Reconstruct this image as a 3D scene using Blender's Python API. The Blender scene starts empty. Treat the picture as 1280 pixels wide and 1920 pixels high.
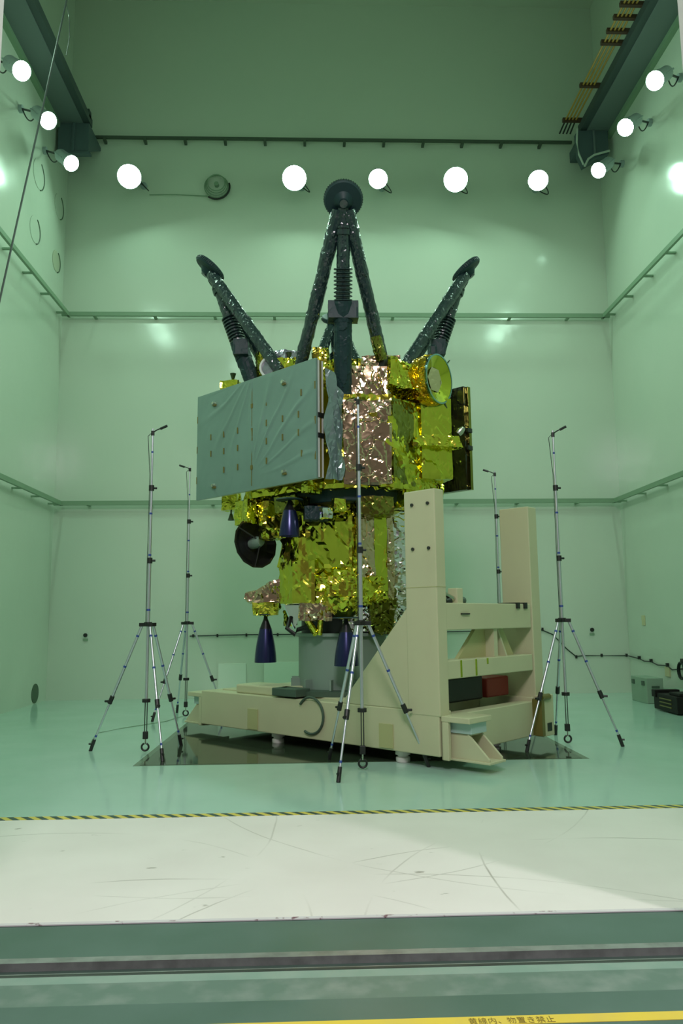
import bpy, bmesh, math, random
from mathutils import Vector, Matrix, noise
PI = math.pi
C = bpy.context.scene.collection
sc = bpy.context.scene

# ------------------------------------------------------------------ camera
F_PX = 1432.8
yaw, pitch, roll = 0.0343, 0.1384, -0.0101
fw = Vector((math.sin(yaw)*math.cos(pitch), math.cos(yaw)*math.cos(pitch), math.sin(pitch)))
rt0 = Vector((math.cos(yaw), -math.sin(yaw), 0)); up0 = rt0.cross(fw)
rt = math.cos(roll)*rt0 + math.sin(roll)*up0
up = -math.sin(roll)*rt0 + math.cos(roll)*up0
cam = bpy.data.cameras.new('camera'); cam_o = bpy.data.objects.new('camera', cam); C.objects.link(cam_o)
m = Matrix((rt, up, -fw)).transposed().to_4x4(); m.translation = (0, 0, 1.6)
cam_o.matrix_world = m
cam.sensor_fit = 'VERTICAL'; cam.sensor_height = 36.0; cam.lens = F_PX*36.0/1920.0
cam.clip_start = 0.05; cam.clip_end = 100
sc.camera = cam_o

# ------------------------------------------------------------------ world, lights, exposure
w = bpy.data.worlds.new('world'); sc.world = w; w.use_nodes = True
w.node_tree.nodes['Background'].inputs[0].default_value = (0.02, 0.025, 0.02, 1)
w.node_tree.nodes['Background'].inputs[1].default_value = 0.2
sc.view_settings.view_transform = 'Standard'; sc.view_settings.look = 'None'
sc.view_settings.gamma = 1.0; sc.view_settings.use_curve_mapping = False
sc.view_settings.exposure = 0.08
FLOOD = 92.0                       # strength of each wall floodlight's glass
FLOOD_COL = (0.62, 1.0, 0.76)
def area_light(name, loc, target, size, power, col, size_y=None):
    l = bpy.data.lights.new(name, 'AREA'); l.energy = power; l.color = col
    l.shape = 'RECTANGLE' if size_y else 'DISK'; l.size = size
    if size_y: l.size_y = size_y
    o = bpy.data.objects.new(name, l); C.objects.link(o); o.location = loc
    o.rotation_euler = (Vector(target)-Vector(loc)).to_track_quat('-Z', 'Y').to_euler()
    return o
# high-bay lamps of the hall the photograph is taken from
area_light('hall_lamp', (5.76, 0.05, 7.4), (0.3, 5.2, 0), 0.5, 260, (1.0, 0.90, 0.98))
area_light('hall_lamp', (-0.2, -1.0, 8.6), (0.2, 5.0, 0), 2.6, 620, (1.0, 0.90, 0.95))
# the rest of the chamber's floodlights: farther along the side walls and over the doorway, behind the view
for x_, y_ in ((-4.75, 10.2), (-4.75, 8.9), (5.8, 10.4), (5.8, 9.1)):
    area_light('chamber_lamp', (x_, y_, 10.5), (x_*.25, y_-1.0, 0.5), 0.36, 52, FLOOD_COL)
for x_ in (-2.6, 0.5, 3.6):
    area_light('chamber_lamp', (x_, 5.1, 10.9), (x_*.4, 10.0, 1.0), 0.40, 24, FLOOD_COL)

# ------------------------------------------------------------------ materials
MATS = {}
def mat(name, col, rough=0.5, metal=0.0, spec=0.5, coat=0.0, coat_rough=0.05, bump=None, vary=None, aniso=None):
    """bump=(scale, strength, distance, detail[, kind]); vary=(scale, colour2, lo, hi)"""
    if name in MATS: return MATS[name]
    mt = bpy.data.materials.new(name); mt.use_nodes = True
    nt = mt.node_tree; b = nt.nodes['Principled BSDF']
    b.inputs['Base Color'].default_value = (*col, 1)
    b.inputs['Roughness'].default_value = rough
    b.inputs['Metallic'].default_value = metal
    b.inputs['Specular IOR Level'].default_value = spec
    b.inputs['Coat Weight'].default_value = coat
    b.inputs['Coat Roughness'].default_value = coat_rough
    geo = nt.nodes.new('ShaderNodeTexCoord')
    src = geo.outputs['Object']
    if aniso:
        mp = nt.nodes.new('ShaderNodeMapping'); mp.inputs['Scale'].default_value = aniso
        nt.links.new(src, mp.inputs[0]); src = mp.outputs[0]
    if vary:
        n = nt.nodes.new('ShaderNodeTexNoise'); n.inputs['Scale'].default_value = vary[0]; n.inputs['Detail'].default_value = 6
        r = nt.nodes.new('ShaderNodeMapRange'); r.inputs[1].default_value = vary[2]; r.inputs[2].default_value = vary[3]
        mx = nt.nodes.new('ShaderNodeMix'); mx.data_type = 'RGBA'
        mx.inputs[6].default_value = (*col, 1); mx.inputs[7].default_value = (*vary[1], 1)
        nt.links.new(src, n.inputs['Vector']); nt.links.new(n.outputs[0], r.inputs[0])
        nt.links.new(r.outputs[0], mx.inputs[0]); nt.links.new(mx.outputs[2], b.inputs['Base Color'])
    if bump:
        kind = bump[4] if len(bump) > 4 else 'noise'
        if kind == 'crease':
            n = nt.nodes.new('ShaderNodeTexNoise'); n.noise_type = 'RIDGED_MULTIFRACTAL'
            n.inputs['Scale'].default_value = bump[0]; n.inputs['Detail'].default_value = bump[3]
            n.inputs['Roughness'].default_value = 0.55; n.inputs['Distortion'].default_value = 0.6
        elif kind == 'voronoi':
            n = nt.nodes.new('ShaderNodeTexVoronoi'); n.feature = 'F1'
            n.inputs['Scale'].default_value = bump[0]
        elif kind == 'noise':
            n = nt.nodes.new('ShaderNodeTexNoise'); n.inputs['Scale'].default_value = bump[0]
            n.inputs['Detail'].default_value = bump[3]
        bp = nt.nodes.new('ShaderNodeBump'); bp.inputs['Strength'].default_value = bump[1]
        bp.inputs['Distance'].default_value = bump[2]
        nt.links.new(src, n.inputs['Vector']); nt.links.new(n.outputs[0], bp.inputs['Height'])
        nt.links.new(bp.outputs[0], b.inputs['Normal'])
        if coat: nt.links.new(bp.outputs[0], b.inputs['Coat Normal'])
    MATS[name] = mt
    return mt
def emit(name, col, strength):
    mt = bpy.data.materials.new(name); mt.use_nodes = True
    b = mt.node_tree.nodes['Principled BSDF']
    b.inputs['Base Color'].default_value = (0.8, 0.8, 0.8, 1)
    b.inputs['Emission Color'].default_value = (*col, 1); b.inputs['Emission Strength'].default_value = strength
    return mt

WALL = mat('glossy wall paint', (0.63, 0.70, 0.59), 0.15, spec=0.5, bump=(2.2, 0.10, 0.04, 2.0), vary=(0.35, (0.59, 0.68, 0.57), 0.35, 0.7))
CEIL = mat('ceiling paint', (0.60, 0.66, 0.55), 0.5)
HALLW = mat('hall wall paint', (0.60, 0.57, 0.55), 0.6)
FLOORG = mat('green epoxy', (0.40, 0.60, 0.50), 0.13, spec=0.5, vary=(1.3, (0.44, 0.63, 0.54), 0.35, 0.7), bump=(2.0, 0.06, 0.02, 3.0))
FLOORN = mat('dark green epoxy', (0.070, 0.130, 0.098), 0.35, spec=0.35, vary=(2.2, (0.09, 0.155, 0.125), 0.35, 0.7))
WORN = mat('worn pale green paint', (0.11, 0.18, 0.14), 0.4, vary=(6.0, (0.19, 0.25, 0.21), 0.45, 0.7))
PALEG = mat('pale green paint', (0.20, 0.31, 0.25), 0.35, vary=(6.0, (0.26, 0.35, 0.29), 0.4, 0.7))
GREYSTEEL = mat('grey track steel', (0.36, 0.37, 0.36), 0.35, metal=0.6, vary=(9, (0.22, 0.23, 0.22), 0.4, 0.7))
DARKSTEEL = mat('dark track steel', (0.05, 0.055, 0.05), 0.4, metal=0.5)
GROOVE = mat('groove', (0.035, 0.065, 0.05), 0.6)
CHIP = mat('chipped paint edge', (0.62, 0.60, 0.60), 0.5, vary=(14, (0.20, 0.10, 0.12), 0.62, 0.68))
RAILP = mat('rail paint', (0.22, 0.34, 0.22), 0.45)
TRIMD = mat('dark conduit', (0.07, 0.10, 0.07), 0.5)
PITM = mat('dark pit cover', (0.035, 0.05, 0.03), 0.06, spec=0.6, bump=(0.9, 0.1, 0.02, 2.0))
PITF = mat('pit frame', (0.12, 0.18, 0.12), 0.2)
BEAMB = mat('blue grey steel', (0.15, 0.19, 0.19), 0.5)
BEAMD = mat('unlit blue grey steel', (0.05, 0.075, 0.075), 0.5)  # beam steel again, its unlit inner side darkened in the colour
CORB = mat('blue grey corbel steel', (0.08, 0.12, 0.13), 0.5)
PIPEW = mat('white pipe', (0.55, 0.62, 0.55), 0.4)
BUS = mat('yellow conductor bar', (0.46, 0.27, 0.05), 0.4)
CLAMPR = mat('brown clamp', (0.07, 0.03, 0.015), 0.5)
LAMPH = mat('lamp housing', (0.34, 0.42, 0.42), 0.4)
BLACK = mat('black', (0.012, 0.013, 0.012), 0.45)
DCAB = mat('dark cable', (0.02, 0.03, 0.025), 0.45)
SHEEN = mat('sheathed rope', (0.06, 0.08, 0.07), 0.3)
GLASS = emit('lit floodlight glass', FLOOD_COL, FLOOD)
GOLD = mat('gold foil', (0.70, 0.64, 0.07), 0.10, metal=1.0, bump=(7.0, 0.3, 0.02, 2.0, 'crease'))
GOLDS = mat('smooth gold foil', (0.64, 0.61, 0.07), 0.13, metal=1.0, bump=(5.0, 0.2, 0.02, 2.0, 'crease'))
AMBER = mat('amber foil', (0.85, 0.48, 0.03), 0.15, metal=1.0, bump=(10.0, 0.5, 0.02, 2.0, 'crease'))
REFLFOIL = mat('reflection tinted foil', (0.66, 0.50, 0.32), 0.12, metal=1.0, bump=(9.0, 0.35, 0.02, 3.0, 'crease'))  # hall's pinkish reflection put into the foil colour; copper brown on the drum plate
DKGOLD = mat('dark gold film', (0.26, 0.25, 0.05), 0.13, metal=1.0, bump=(7.0, 0.3, 0.02, 3.0, 'crease'))
SILVER = mat('silver foil', (0.84, 0.84, 0.86), 0.11, metal=1.0, bump=(9.0, 0.3, 0.02, 3.0, 'crease'))
BLKFOIL = mat('black foil', (0.013, 0.030, 0.033), 0.2, spec=0.9, bump=(12.0, 0.6, 0.02, 3.0, 'crease'))  # teal veiling haze put into the black
BLKMAT = mat('black blanket', (0.011, 0.034, 0.038), 0.48, spec=0.35, bump=(12.0, 0.3, 0.01, 3.0))  # black lifted by the same haze tint
TEALFOIL = mat('teal silver foil', (0.25, 0.42, 0.44), 0.18, metal=1.0, bump=(16.0, 0.3, 0.02, 2.0))
ARRAY = mat('grey protective film', (0.150, 0.245, 0.210), 0.28, spec=0.6, coat=0.6, coat_rough=0.10, vary=(1.6, (0.17, 0.275, 0.24), 0.35, 0.7))
FILM = mat('loose grey film', (0.20, 0.28, 0.27), 0.18, spec=0.8, metal=0.35, bump=(3.0, 0.5, 0.06, 2.0))
SOLAR = mat('dark solar cells', (0.02, 0.02, 0.012), 0.12, spec=0.8, metal=0.4, aniso=(6, 6, 0.4), bump=(2.0, 0.4, 0.04, 2.0))
WHITEST = mat('white strip', (0.66, 0.68, 0.64), 0.4)
BROWN = mat('brown tape', (0.16, 0.14, 0.03), 0.4)
CHROME = mat('bolt metal', (0.60, 0.60, 0.52), 0.25, metal=1.0)
NOZZLE = mat('blue black nozzle', (0.013, 0.017, 0.085), 0.26, metal=0.6, spec=0.6, coat=0.3, coat_rough=0.15)
NOZZT = mat('black nozzle throat', (0.012, 0.013, 0.015), 0.35, metal=0.3)
SMALLN = mat('dull metal nozzle', (0.06, 0.09, 0.05), 0.4, metal=0.6)
DISHB = mat('black dish', (0.010, 0.010, 0.011), 0.35, spec=0.5)
ADAPT = mat('grey green adapter', (0.24, 0.33, 0.27), 0.5, metal=0.1)
CONE = mat('dark cone blanket', (0.018, 0.02, 0.022), 0.45)
BEIGE = mat('beige paint', (0.57, 0.56, 0.36), 0.42, spec=0.4, vary=(1.5, (0.54, 0.535, 0.34), 0.4, 0.7))
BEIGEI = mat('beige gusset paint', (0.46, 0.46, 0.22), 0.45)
BLKBLUE = mat('pale blue pad', (0.42, 0.55, 0.52), 0.35)
RUBW = mat('white pad', (0.72, 0.70, 0.66), 0.4)
ALU = mat('aluminium tube', (0.62, 0.64, 0.70), 0.32, metal=0.85)
BLUE = mat('blue tape', (0.03, 0.07, 0.32), 0.5)
GBOX = mat('grey green box', (0.27, 0.37, 0.28), 0.5)
GBOXD = mat('box fittings', (0.06, 0.10, 0.07), 0.5)
CASE = mat('black case', (0.007, 0.005, 0.005), 0.55, spec=0.3)
PALE = mat('pale board', (0.70, 0.80, 0.68), 0.4)
IVORY = mat('ivory plastic', (0.62, 0.60, 0.36), 0.5)
WPLATE = mat('white plate', (0.60, 0.70, 0.60), 0.5)
PORT = mat('wall port cover', (0.50, 0.54, 0.40), 0.3)
HOLE = mat('port shadow gap', (0.08, 0.13, 0.08), 0.6)
YEL = mat('yellow line', (0.72, 0.56, 0.05), 0.45, vary=(5, (0.66, 0.52, 0.08), 0.4, 0.7))
INK = mat('brown ink', (0.20, 0.14, 0.02), 0.6)
REDP = mat('red paint', (0.30, 0.03, 0.02), 0.5)
CLEAR = mat('iridescent film', (0.42, 0.38, 0.48), 0.12, metal=0.75, bump=(5, 0.4, 0.05, 2.0))

# hazard tape: slanted yellow and black stripes
HAZ = mat('hazard tape', (0.7, 0.6, 0.1), 0.4)
def _haz():
    nt = HAZ.node_tree; b = nt.nodes['Principled BSDF']
    tc = nt.nodes.new('ShaderNodeTexCoord'); sx = nt.nodes.new('ShaderNodeSeparateXYZ')
    nt.links.new(tc.outputs['Object'], sx.inputs[0])
    a = nt.nodes.new('ShaderNodeMath'); a.operation = 'MULTIPLY_ADD'; a.inputs[1].default_value = 0.9
    nt.links.new(sx.outputs[1], a.inputs[0]); nt.links.new(sx.outputs[0], a.inputs[2])
    d = nt.nodes.new('ShaderNodeMath'); d.operation = 'DIVIDE'; d.inputs[1].default_value = 0.117
    nt.links.new(a.outputs[0], d.inputs[0])
    f = nt.nodes.new('ShaderNodeMath'); f.operation = 'FRACT'; nt.links.new(d.outputs[0], f.inputs[0])
    g = nt.nodes.new('ShaderNodeMath'); g.operation = 'GREATER_THAN'; g.inputs[1].default_value = 0.5
    nt.links.new(f.outputs[0], g.inputs[0])
    mx = nt.nodes.new('ShaderNodeMix'); mx.data_type = 'RGBA'
    mx.inputs[6].default_value = (0.66, 0.55, 0.10, 1); mx.inputs[7].default_value = (0.035, 0.07, 0.06, 1)
    nt.links.new(g.outputs[0], mx.inputs[0]); nt.links.new(mx.outputs[2], b.inputs['Base Color'])
_haz()

# threshold floor: worn cream white with long curved scuff marks
BAND = mat('cream white floor', (0.70, 0.68, 0.62), 0.42, spec=0.4)
def _band():
    nt = BAND.node_tree; b = nt.nodes['Principled BSDF']; L = nt.links
    tc = nt.nodes.new('ShaderNodeTexCoord')
    nz = nt.nodes.new('ShaderNodeTexNoise'); nz.inputs['Scale'].default_value = 1.5; nz.inputs['Detail'].default_value = 7
    L.new(tc.outputs['Object'], nz.inputs['Vector'])
    warp = nt.nodes.new('ShaderNodeVectorMath'); warp.operation = 'MULTIPLY_ADD'
    warp.inputs[1].default_value = (0.05, 0.05, 0); L.new(nz.outputs[1], warp.inputs[0]); L.new(tc.outputs['Object'], warp.inputs[2])
    rnd = random.Random(4)
    arcs = [((-0.6, 7.9), 3.15), ((3.0, 4.0), 2.75), ((-1.9, 4.3), 1.9), ((2.6, 8.2), 3.7), ((-3.6, 6.3), 3.3), ((0.4, 2.2), 2.9), ((1.9, 2.6), 3.2), ((5.0, 5.0), 3.9), ((-0.9, 2.8), 2.3)]
    tot = None
    for i, ((cx, cy), r) in enumerate(arcs):
        s = nt.nodes.new('ShaderNodeVectorMath'); s.operation = 'DISTANCE'; s.inputs[1].default_value = (cx, cy, 0)
        L.new(warp.outputs[0], s.inputs[0])
        d = nt.nodes.new('ShaderNodeMath'); d.operation = 'SUBTRACT'; d.inputs[1].default_value = r; L.new(s.outputs['Value'], d.inputs[0])
        a = nt.nodes.new('ShaderNodeMath'); a.operation = 'ABSOLUTE'; L.new(d.outputs[0], a.inputs[0])
        mr = nt.nodes.new('ShaderNodeMapRange'); mr.inputs[1].default_value = 0.002; mr.inputs[2].default_value = 0.009
        mr.inputs[3].default_value = rnd.uniform(0.4, 1.0); mr.inputs[4].default_value = 0; L.new(a.outputs[0], mr.inputs[0])
        if tot is None: tot = mr.outputs[0]
        else:
            ad = nt.nodes.new('ShaderNodeMath'); ad.operation = 'MAXIMUM'; L.new(tot, ad.inputs[0]); L.new(mr.outputs[0], ad.inputs[1]); tot = ad.outputs[0]
    n2 = nt.nodes.new('ShaderNodeTexNoise'); n2.inputs['Scale'].default_value = 1.1; n2.inputs['Detail'].default_value = 2
    L.new(tc.outputs['Object'], n2.inputs['Vector'])
    mk = nt.nodes.new('ShaderNodeMapRange'); mk.inputs[1].default_value = 0.44; mk.inputs[2].default_value = 0.62; L.new(n2.outputs[0], mk.inputs[0])
    mu = nt.nodes.new('ShaderNodeMath'); mu.operation = 'MULTIPLY'; L.new(tot, mu.inputs[0]); L.new(mk.outputs[0], mu.inputs[1])
    n3 = nt.nodes.new('ShaderNodeTexNoise'); n3.inputs['Scale'].default_value = 9; n3.inputs['Detail'].default_value = 5
    mp = nt.nodes.new('ShaderNodeMapping'); mp.inputs['Scale'].default_value = (0.6, 1.6, 1); mp.inputs['Rotation'].default_value = (0, 0, 0.7)
    L.new(tc.outputs['Object'], mp.inputs[0]); L.new(mp.outputs[0], n3.inputs['Vector'])
    sp = nt.nodes.new('ShaderNodeMapRange'); sp.inputs[1].default_value = 0.70; sp.inputs[2].default_value = 0.76; L.new(n3.outputs[0], sp.inputs[0])
    mm = nt.nodes.new('ShaderNodeMath'); mm.operation = 'MAXIMUM'; L.new(mu.outputs[0], mm.inputs[0]); L.new(sp.outputs[0], mm.inputs[1])
    mh = nt.nodes.new('ShaderNodeMath'); mh.operation = 'MULTIPLY'; mh.inputs[1].default_value = 0.75; L.new(mm.outputs[0], mh.inputs[0])
    vr = nt.nodes.new('ShaderNodeMapRange'); vr.inputs[1].default_value = 0.35; vr.inputs[2].default_value = 0.7; L.new(nz.outputs[0], vr.inputs[0])
    c1 = nt.nodes.new('ShaderNodeMix'); c1.data_type = 'RGBA'; c1.inputs[6].default_value = (0.79, 0.76, 0.71, 1); c1.inputs[7].default_value = (0.74, 0.71, 0.66, 1)
    L.new(vr.outputs[0], c1.inputs[0])
    c2 = nt.nodes.new('ShaderNodeMix'); c2.data_type = 'RGBA'; c2.inputs[7].default_value = (0.22, 0.20, 0.15, 1)
    L.new(mh.outputs[0], c2.inputs[0]); L.new(c1.outputs[2], c2.inputs[6]); L.new(c2.outputs[2], b.inputs['Base Color'])
_band()

# ------------------------------------------------------------------ mesh helpers
class MB:
    def __init__(s): s.bm = bmesh.new()
    def box(s, lo, hi, rot=None, piv=None):
        lo, hi = Vector(lo), Vector(hi); c = (lo+hi)/2; d = hi-lo
        M = Matrix.Translation(c) @ Matrix.Diagonal((d.x, d.y, d.z, 1))
        if rot is not None:
            p = Vector(piv) if piv is not None else c
            M = Matrix.Translation(p) @ rot.to_4x4() @ Matrix.Translation(-p) @ M
        bmesh.ops.create_cube(s.bm, size=1, matrix=M); return s
    def cyl(s, p0, p1, r0, r1=None, seg=16, caps=True):
        p0, p1 = Vector(p0), Vector(p1); r1 = r0 if r1 is None else r1
        d = p1-p0; q = d.to_track_quat('Z', 'Y').to_matrix().to_4x4()
        M = Matrix.Translation((p0+p1)/2) @ q
        bmesh.ops.create_cone(s.bm, cap_ends=caps, segments=seg, radius1=r0, radius2=max(r1, 1e-4), depth=d.length, matrix=M); return s
    def tube(s, pts, r, seg=8, closed=False):
        pts = [Vector(p) for p in pts]; n = len(pts); rings = []
        for i, p in enumerate(pts):
            a = pts[(i-1) % n] if (closed or i > 0) else p
            b = pts[(i+1) % n] if (closed or i < n-1) else p
            t = (b-a).normalized(); q = t.to_track_quat('Z', 'Y').to_matrix()
            rings.append([s.bm.verts.new(p + q @ Vector((math.cos(k*2*PI/seg)*r, math.sin(k*2*PI/seg)*r, 0))) for k in range(seg)])
        m_ = n if closed else n-1
        for i in range(m_):
            A, B = rings[i], rings[(i+1) % n]
            off = min(range(seg), key=lambda o: (A[0].co-B[o].co).length)
            for k in range(seg):
                s.bm.faces.new((A[k], A[(k+1) % seg], B[(k+1+off) % seg], B[(k+off) % seg]))
        if not closed:
            s.bm.faces.new(rings[0][::-1]); s.bm.faces.new(rings[-1])
        return s
    def lathe(s, prof, o=(0, 0, 0), ax=(0, 0, 1), seg=28):
        q = Vector(ax).to_track_quat('Z', 'Y').to_matrix(); o = Vector(o); rings = []
        for r, z in prof:
            if r < 1e-5: rings.append([s.bm.verts.new(o + q @ Vector((0, 0, z)))])
            else: rings.append([s.bm.verts.new(o + q @ Vector((r*math.cos(k*2*PI/seg), r*math.sin(k*2*PI/seg), z))) for k in range(seg)])
        for A, B in zip(rings, rings[1:]):
            for k in range(seg):
                k2 = (k+1) % seg
                if len(A) == 1 and len(B) == 1: continue
                if len(A) == 1: s.bm.faces.new((A[0], B[k2], B[k]))
                elif len(B) == 1: s.bm.faces.new((A[k], A[k2], B[0]))
                else: s.bm.faces.new((A[k], A[k2], B[k2], B[k]))
        return s
    def prism(s, poly, z0, z1, inset=0.0):
        """poly: xy points; extruded along z"""
        cx = sum(p[0] for p in poly)/len(poly); cy = sum(p[1] for p in poly)/len(poly)
        lo = [s.bm.verts.new((x, y, z0)) for x, y in poly]
        hi = [s.bm.verts.new((cx+(x-cx)*(1-inset), cy+(y-cy)*(1-inset), z1)) for x, y in poly]
        n = len(poly)
        for i in range(n): s.bm.faces.new((lo[i], lo[(i+1) % n], hi[(i+1) % n], hi[i]))
        s.bm.faces.new(lo[::-1]); s.bm.faces.new(hi); return s
    def poly3(s, pts, vec):
        """planar polygon pts extruded by vec"""
        v = Vector(vec); a = [s.bm.verts.new(p) for p in pts]; b = [s.bm.verts.new(Vector(p)+v) for p in pts]; n = len(pts)
        for i in range(n): s.bm.faces.new((a[i], a[(i+1) % n], b[(i+1) % n], b[i]))
        s.bm.faces.new(a[::-1]); s.bm.faces.new(b); return s
    def crumple(s, cut=0.07, amp=0.015, seed=0, scale=4.0, jit=0.3):
        """fold the surface into flat facets with sharp creases, like crumpled foil"""
        bm = s.bm
        bmesh.ops.recalc_face_normals(bm, faces=bm.faces); cut = max(.018, min(cut*.36, .030))
        for _ in range(9):
            es = [e for e in bm.edges if e.calc_length() > cut*1.45]
            if not es: break
            bmesh.ops.subdivide_edges(bm, edges=es, cuts=1, use_grid_fill=True)
            bmesh.ops.triangulate(bm, faces=[f for f in bm.faces if len(f.verts) > 4])
        bm.normal_update()
        off = Vector((seed*1.73, seed*0.91, seed*2.37))
        def h3(p):
            a = math.sin(p.x*127.1+p.y*311.7+p.z*74.7)*43758.545; b = math.sin(p.x*269.5+p.y*183.3+p.z*246.1)*24634.63; c = math.sin(p.x*113.5+p.y*271.9+p.z*124.6)*31415.9
            return (a-math.floor(a)-.5, b-math.floor(b)-.5, c-math.floor(c)-.5)
        def fac(p):
            dst, pts = noise.voronoi(p); best = -9
            for q in pts[:4]:
                t = h3(q); d = p-q
                v = t[0]*.5 + 1.5*(t[1]*d.x+t[2]*d.y+(t[0]+t[1]-t[2])*d.z)
                if v > best: best = v
            return best
        mv = []
        for v in bm.verts:
            c = v.co
            w_ = noise.noise_vector(c*scale*.6+off)*.35
            p = Vector((c.x*scale, c.y*scale, c.z*scale*.62)) + off + w_
            f = fac(p) + .42*fac(p*2.7+Vector((3, 7, 1)))
            mv.append(v.normal*(amp*1.5*(f-.45)))
        for v, d in zip(bm.verts, mv): v.co += d
        bmesh.ops.triangulate(bm, faces=bm.faces)
        return s
    def build(s, name, mt, parent=None, bevel=0.0, smooth=False, loc=None):
        bmesh.ops.recalc_face_normals(s.bm, faces=s.bm.faces)
        me = bpy.data.meshes.new(name); s.bm.to_mesh(me); s.bm.free()
        me.materials.append(mt)
        if smooth:
            me.polygons.foreach_set('use_smooth', [True]*len(me.polygons))
            try: me.set_sharp_from_angle(angle=math.radians(35))
            except Exception: pass
        o = bpy.data.objects.new(name, me); C.objects.link(o)
        if parent is not None: o.parent = parent
        if loc is not None: o.location = loc
        if bevel:
            b = o.modifiers.new('bevel', 'BEVEL'); b.width = bevel; b.segments = 2; b.limit_method = 'ANGLE'; b.angle_limit = math.radians(40)
        return o
def tag(o, label=None, cat=None, group=None, kind=None):
    if label: o['label'] = label
    if cat: o['category'] = cat
    if group: o['group'] = group
    if kind: o['kind'] = kind
    return o
def thing(name, loc, label, cat, group=None, rz=0.0):
    o = bpy.data.objects.new(name, None); C.objects.link(o); o.location = loc; o.rotation_euler = (0, 0, rz)
    o.empty_display_size = 0.2
    return tag(o, label, cat, group)
def struct(name, mb, mt, **k):
    o = mb.build(name, mt, **k); o['kind'] = 'structure'; return o
def arc(c, u, v, r, a0, a1, n=12):
    c, u, v = Vector(c), Vector(u), Vector(v)
    return [c + (u*math.cos(a0+(a1-a0)*i/n) + v*math.sin(a0+(a1-a0)*i/n))*r for i in range(n+1)]

# ------------------------------------------------------------------ room shell
XL, XR, YB, ZC = -5.526, 6.602, 16.18, 15.94
YF0, YF1 = 4.05, 4.35              # front wall with the big doorway
struct('floor', MB().box((XL-.4, 6.64, -.3), (XR+.4, YB+.4, 0)), FLOORG)
struct('floor', MB().box((XL-.4, 4.39, -.3), (XR+.4, 6.64, 0.0)), BAND)
struct('floor', MB().box((-9.4, -9.4, -.3), (9.4, 3.50, 0)), FLOORN)
struct('floor', MB().box((-9.4, 3.97, -.3), (9.4, 4.385, -0.004)), FLOORN)
struct('floor', MB().box((-9.4, 3.50, -.3), (9.4, 3.70, -0.001)), WORN)
struct('floor', MB().box((-9.4, 3.70, -.3), (9.4, 3.775, -0.002)), PALEG)
struct('floor', MB().box((-9.4, 3.775, -.3), (9.4, 3.97, -0.035)), GROOVE)
struct('wall_back', MB().box((XL-.4, YB, -.3), (XR+.4, YB+.4, ZC+.3)), WALL)
struct('wall_left', MB().box((XL-.4, YF1, -.3), (XL, YB, ZC+.3)), WALL)
struct('wall_right', MB().box((XR, YF1, -.3), (XR+.4, YB, ZC+.3)), WALL)
struct('ceiling', MB().box((XL-.4, YF0, ZC), (XR+.4, YB+.4, ZC+.3)), CEIL)
struct('wall_front', MB().box((-9.4, YF0, 0), (-1.925, YF1, ZC)).box((2.24, YF0, 0), (9.4, YF0+.1, ZC)).box((2.40, YF0+.1, 0), (9.4, YF1, ZC)).box((-1.925, YF0, 9.0), (2.24, YF1, ZC)), HALLW)
struct('wall_hall', MB().box((-9.4, -9.4, 0), (-9, YF0, 9)).box((9, -9.4, 0), (9.4, YF0, 9)).box((-9, -9.4, 0), (9, -9, 9)), HALLW)
struct('ceiling', MB().box((-9.4, -9.4, 9), (9.4, YF0, 9.3)), HALLW)

# ledge rails on the walls
def wall_rail(name, z, side):
    m = MB(); h = 0.045; off = 0.17; t = 0.05
    if side == 'back':
        m.box((XL+.06, YB-off-t, z-h), (XR-.06, YB-off, z+h)); x = XL+.75
        while x < XR-.3:
            m.box((x-.03, YB-off-.005, z-h), (x+.03, YB, z-h+.03)); x += 1.3
    else:
        s = 1 if side == 'left' else -1; X0 = XL if s == 1 else XR
        a, b = sorted((X0+s*off, X0+s*(off+t)))
        m.box((a, YF1+.3, z-h), (b, YB-.10, z+h)); y = YB-.35
        while y > YF1+.5:
            a, b = sorted((X0, X0+s*(off+.005))); m.box((a, y-.03, z-h), (b, y+.03, z-h+.03)); y -= 0.95
    return struct(name, m, RAILP)
wall_rail('trim_1', 8.19, 'back'); wall_rail('trim_2', 4.045, 'back')
wall_rail('trim_3', 8.19, 'left'); wall_rail('trim_4', 4.045, 'left')
wall_rail('trim_5', 8.19, 'right'); wall_rail('trim_6', 4.045, 'right')
m = MB().box((-4.906, YB-.16, 12.36), (5.93, YB-.10, 12.415))
x = -4.7
while x < 5.9: m.box((x-.03, YB-.16, 12.30), (x+.03, YB, 12.36)); x += 0.9
struct('trim_7', m, TRIMD)

# round port covers in the left wall
for y, z, r, lab in ((14.463, 10.497, .30, 'round port cover on the left wall nearest the slanting rope, below the lowest floodlight'),
                     (15.684, 10.507, .27, 'round port cover of the upper pair, next to the back corner on the left wall'),
                     (14.40, 9.283, .27, 'faint round port cover of the lower pair, farther from the back corner'),
                     (15.66, 9.24, .235, 'round port cover on the left wall just above the upper rail by the corner')):
    p = thing('port_cover', (XL, y, z), lab, 'port cover', 'round covers in the left wall')
    MB().tube(arc((.012, 0, 0), (0, 1, 0), (0, 0, 1), r, -1.15, 1.2, 16), .014, 6).build('rim', HOLE, p)
    MB().lathe([(0, .010), (r*.97, .010), (r*.97, -.02)], ax=(1, 0, 0)).build('cover', PORT if r < .24 else WALL, p)
o = MB().lathe([(0, .008), (.19, .008), (.19, -.02)], (0, 0, 0), (1, 0, 0)).build('floor_port', HOLE, None, loc=(XL, 15.546, .20))
tag(o, 'dark round opening low in the left wall at the floor', 'wall opening')

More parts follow.
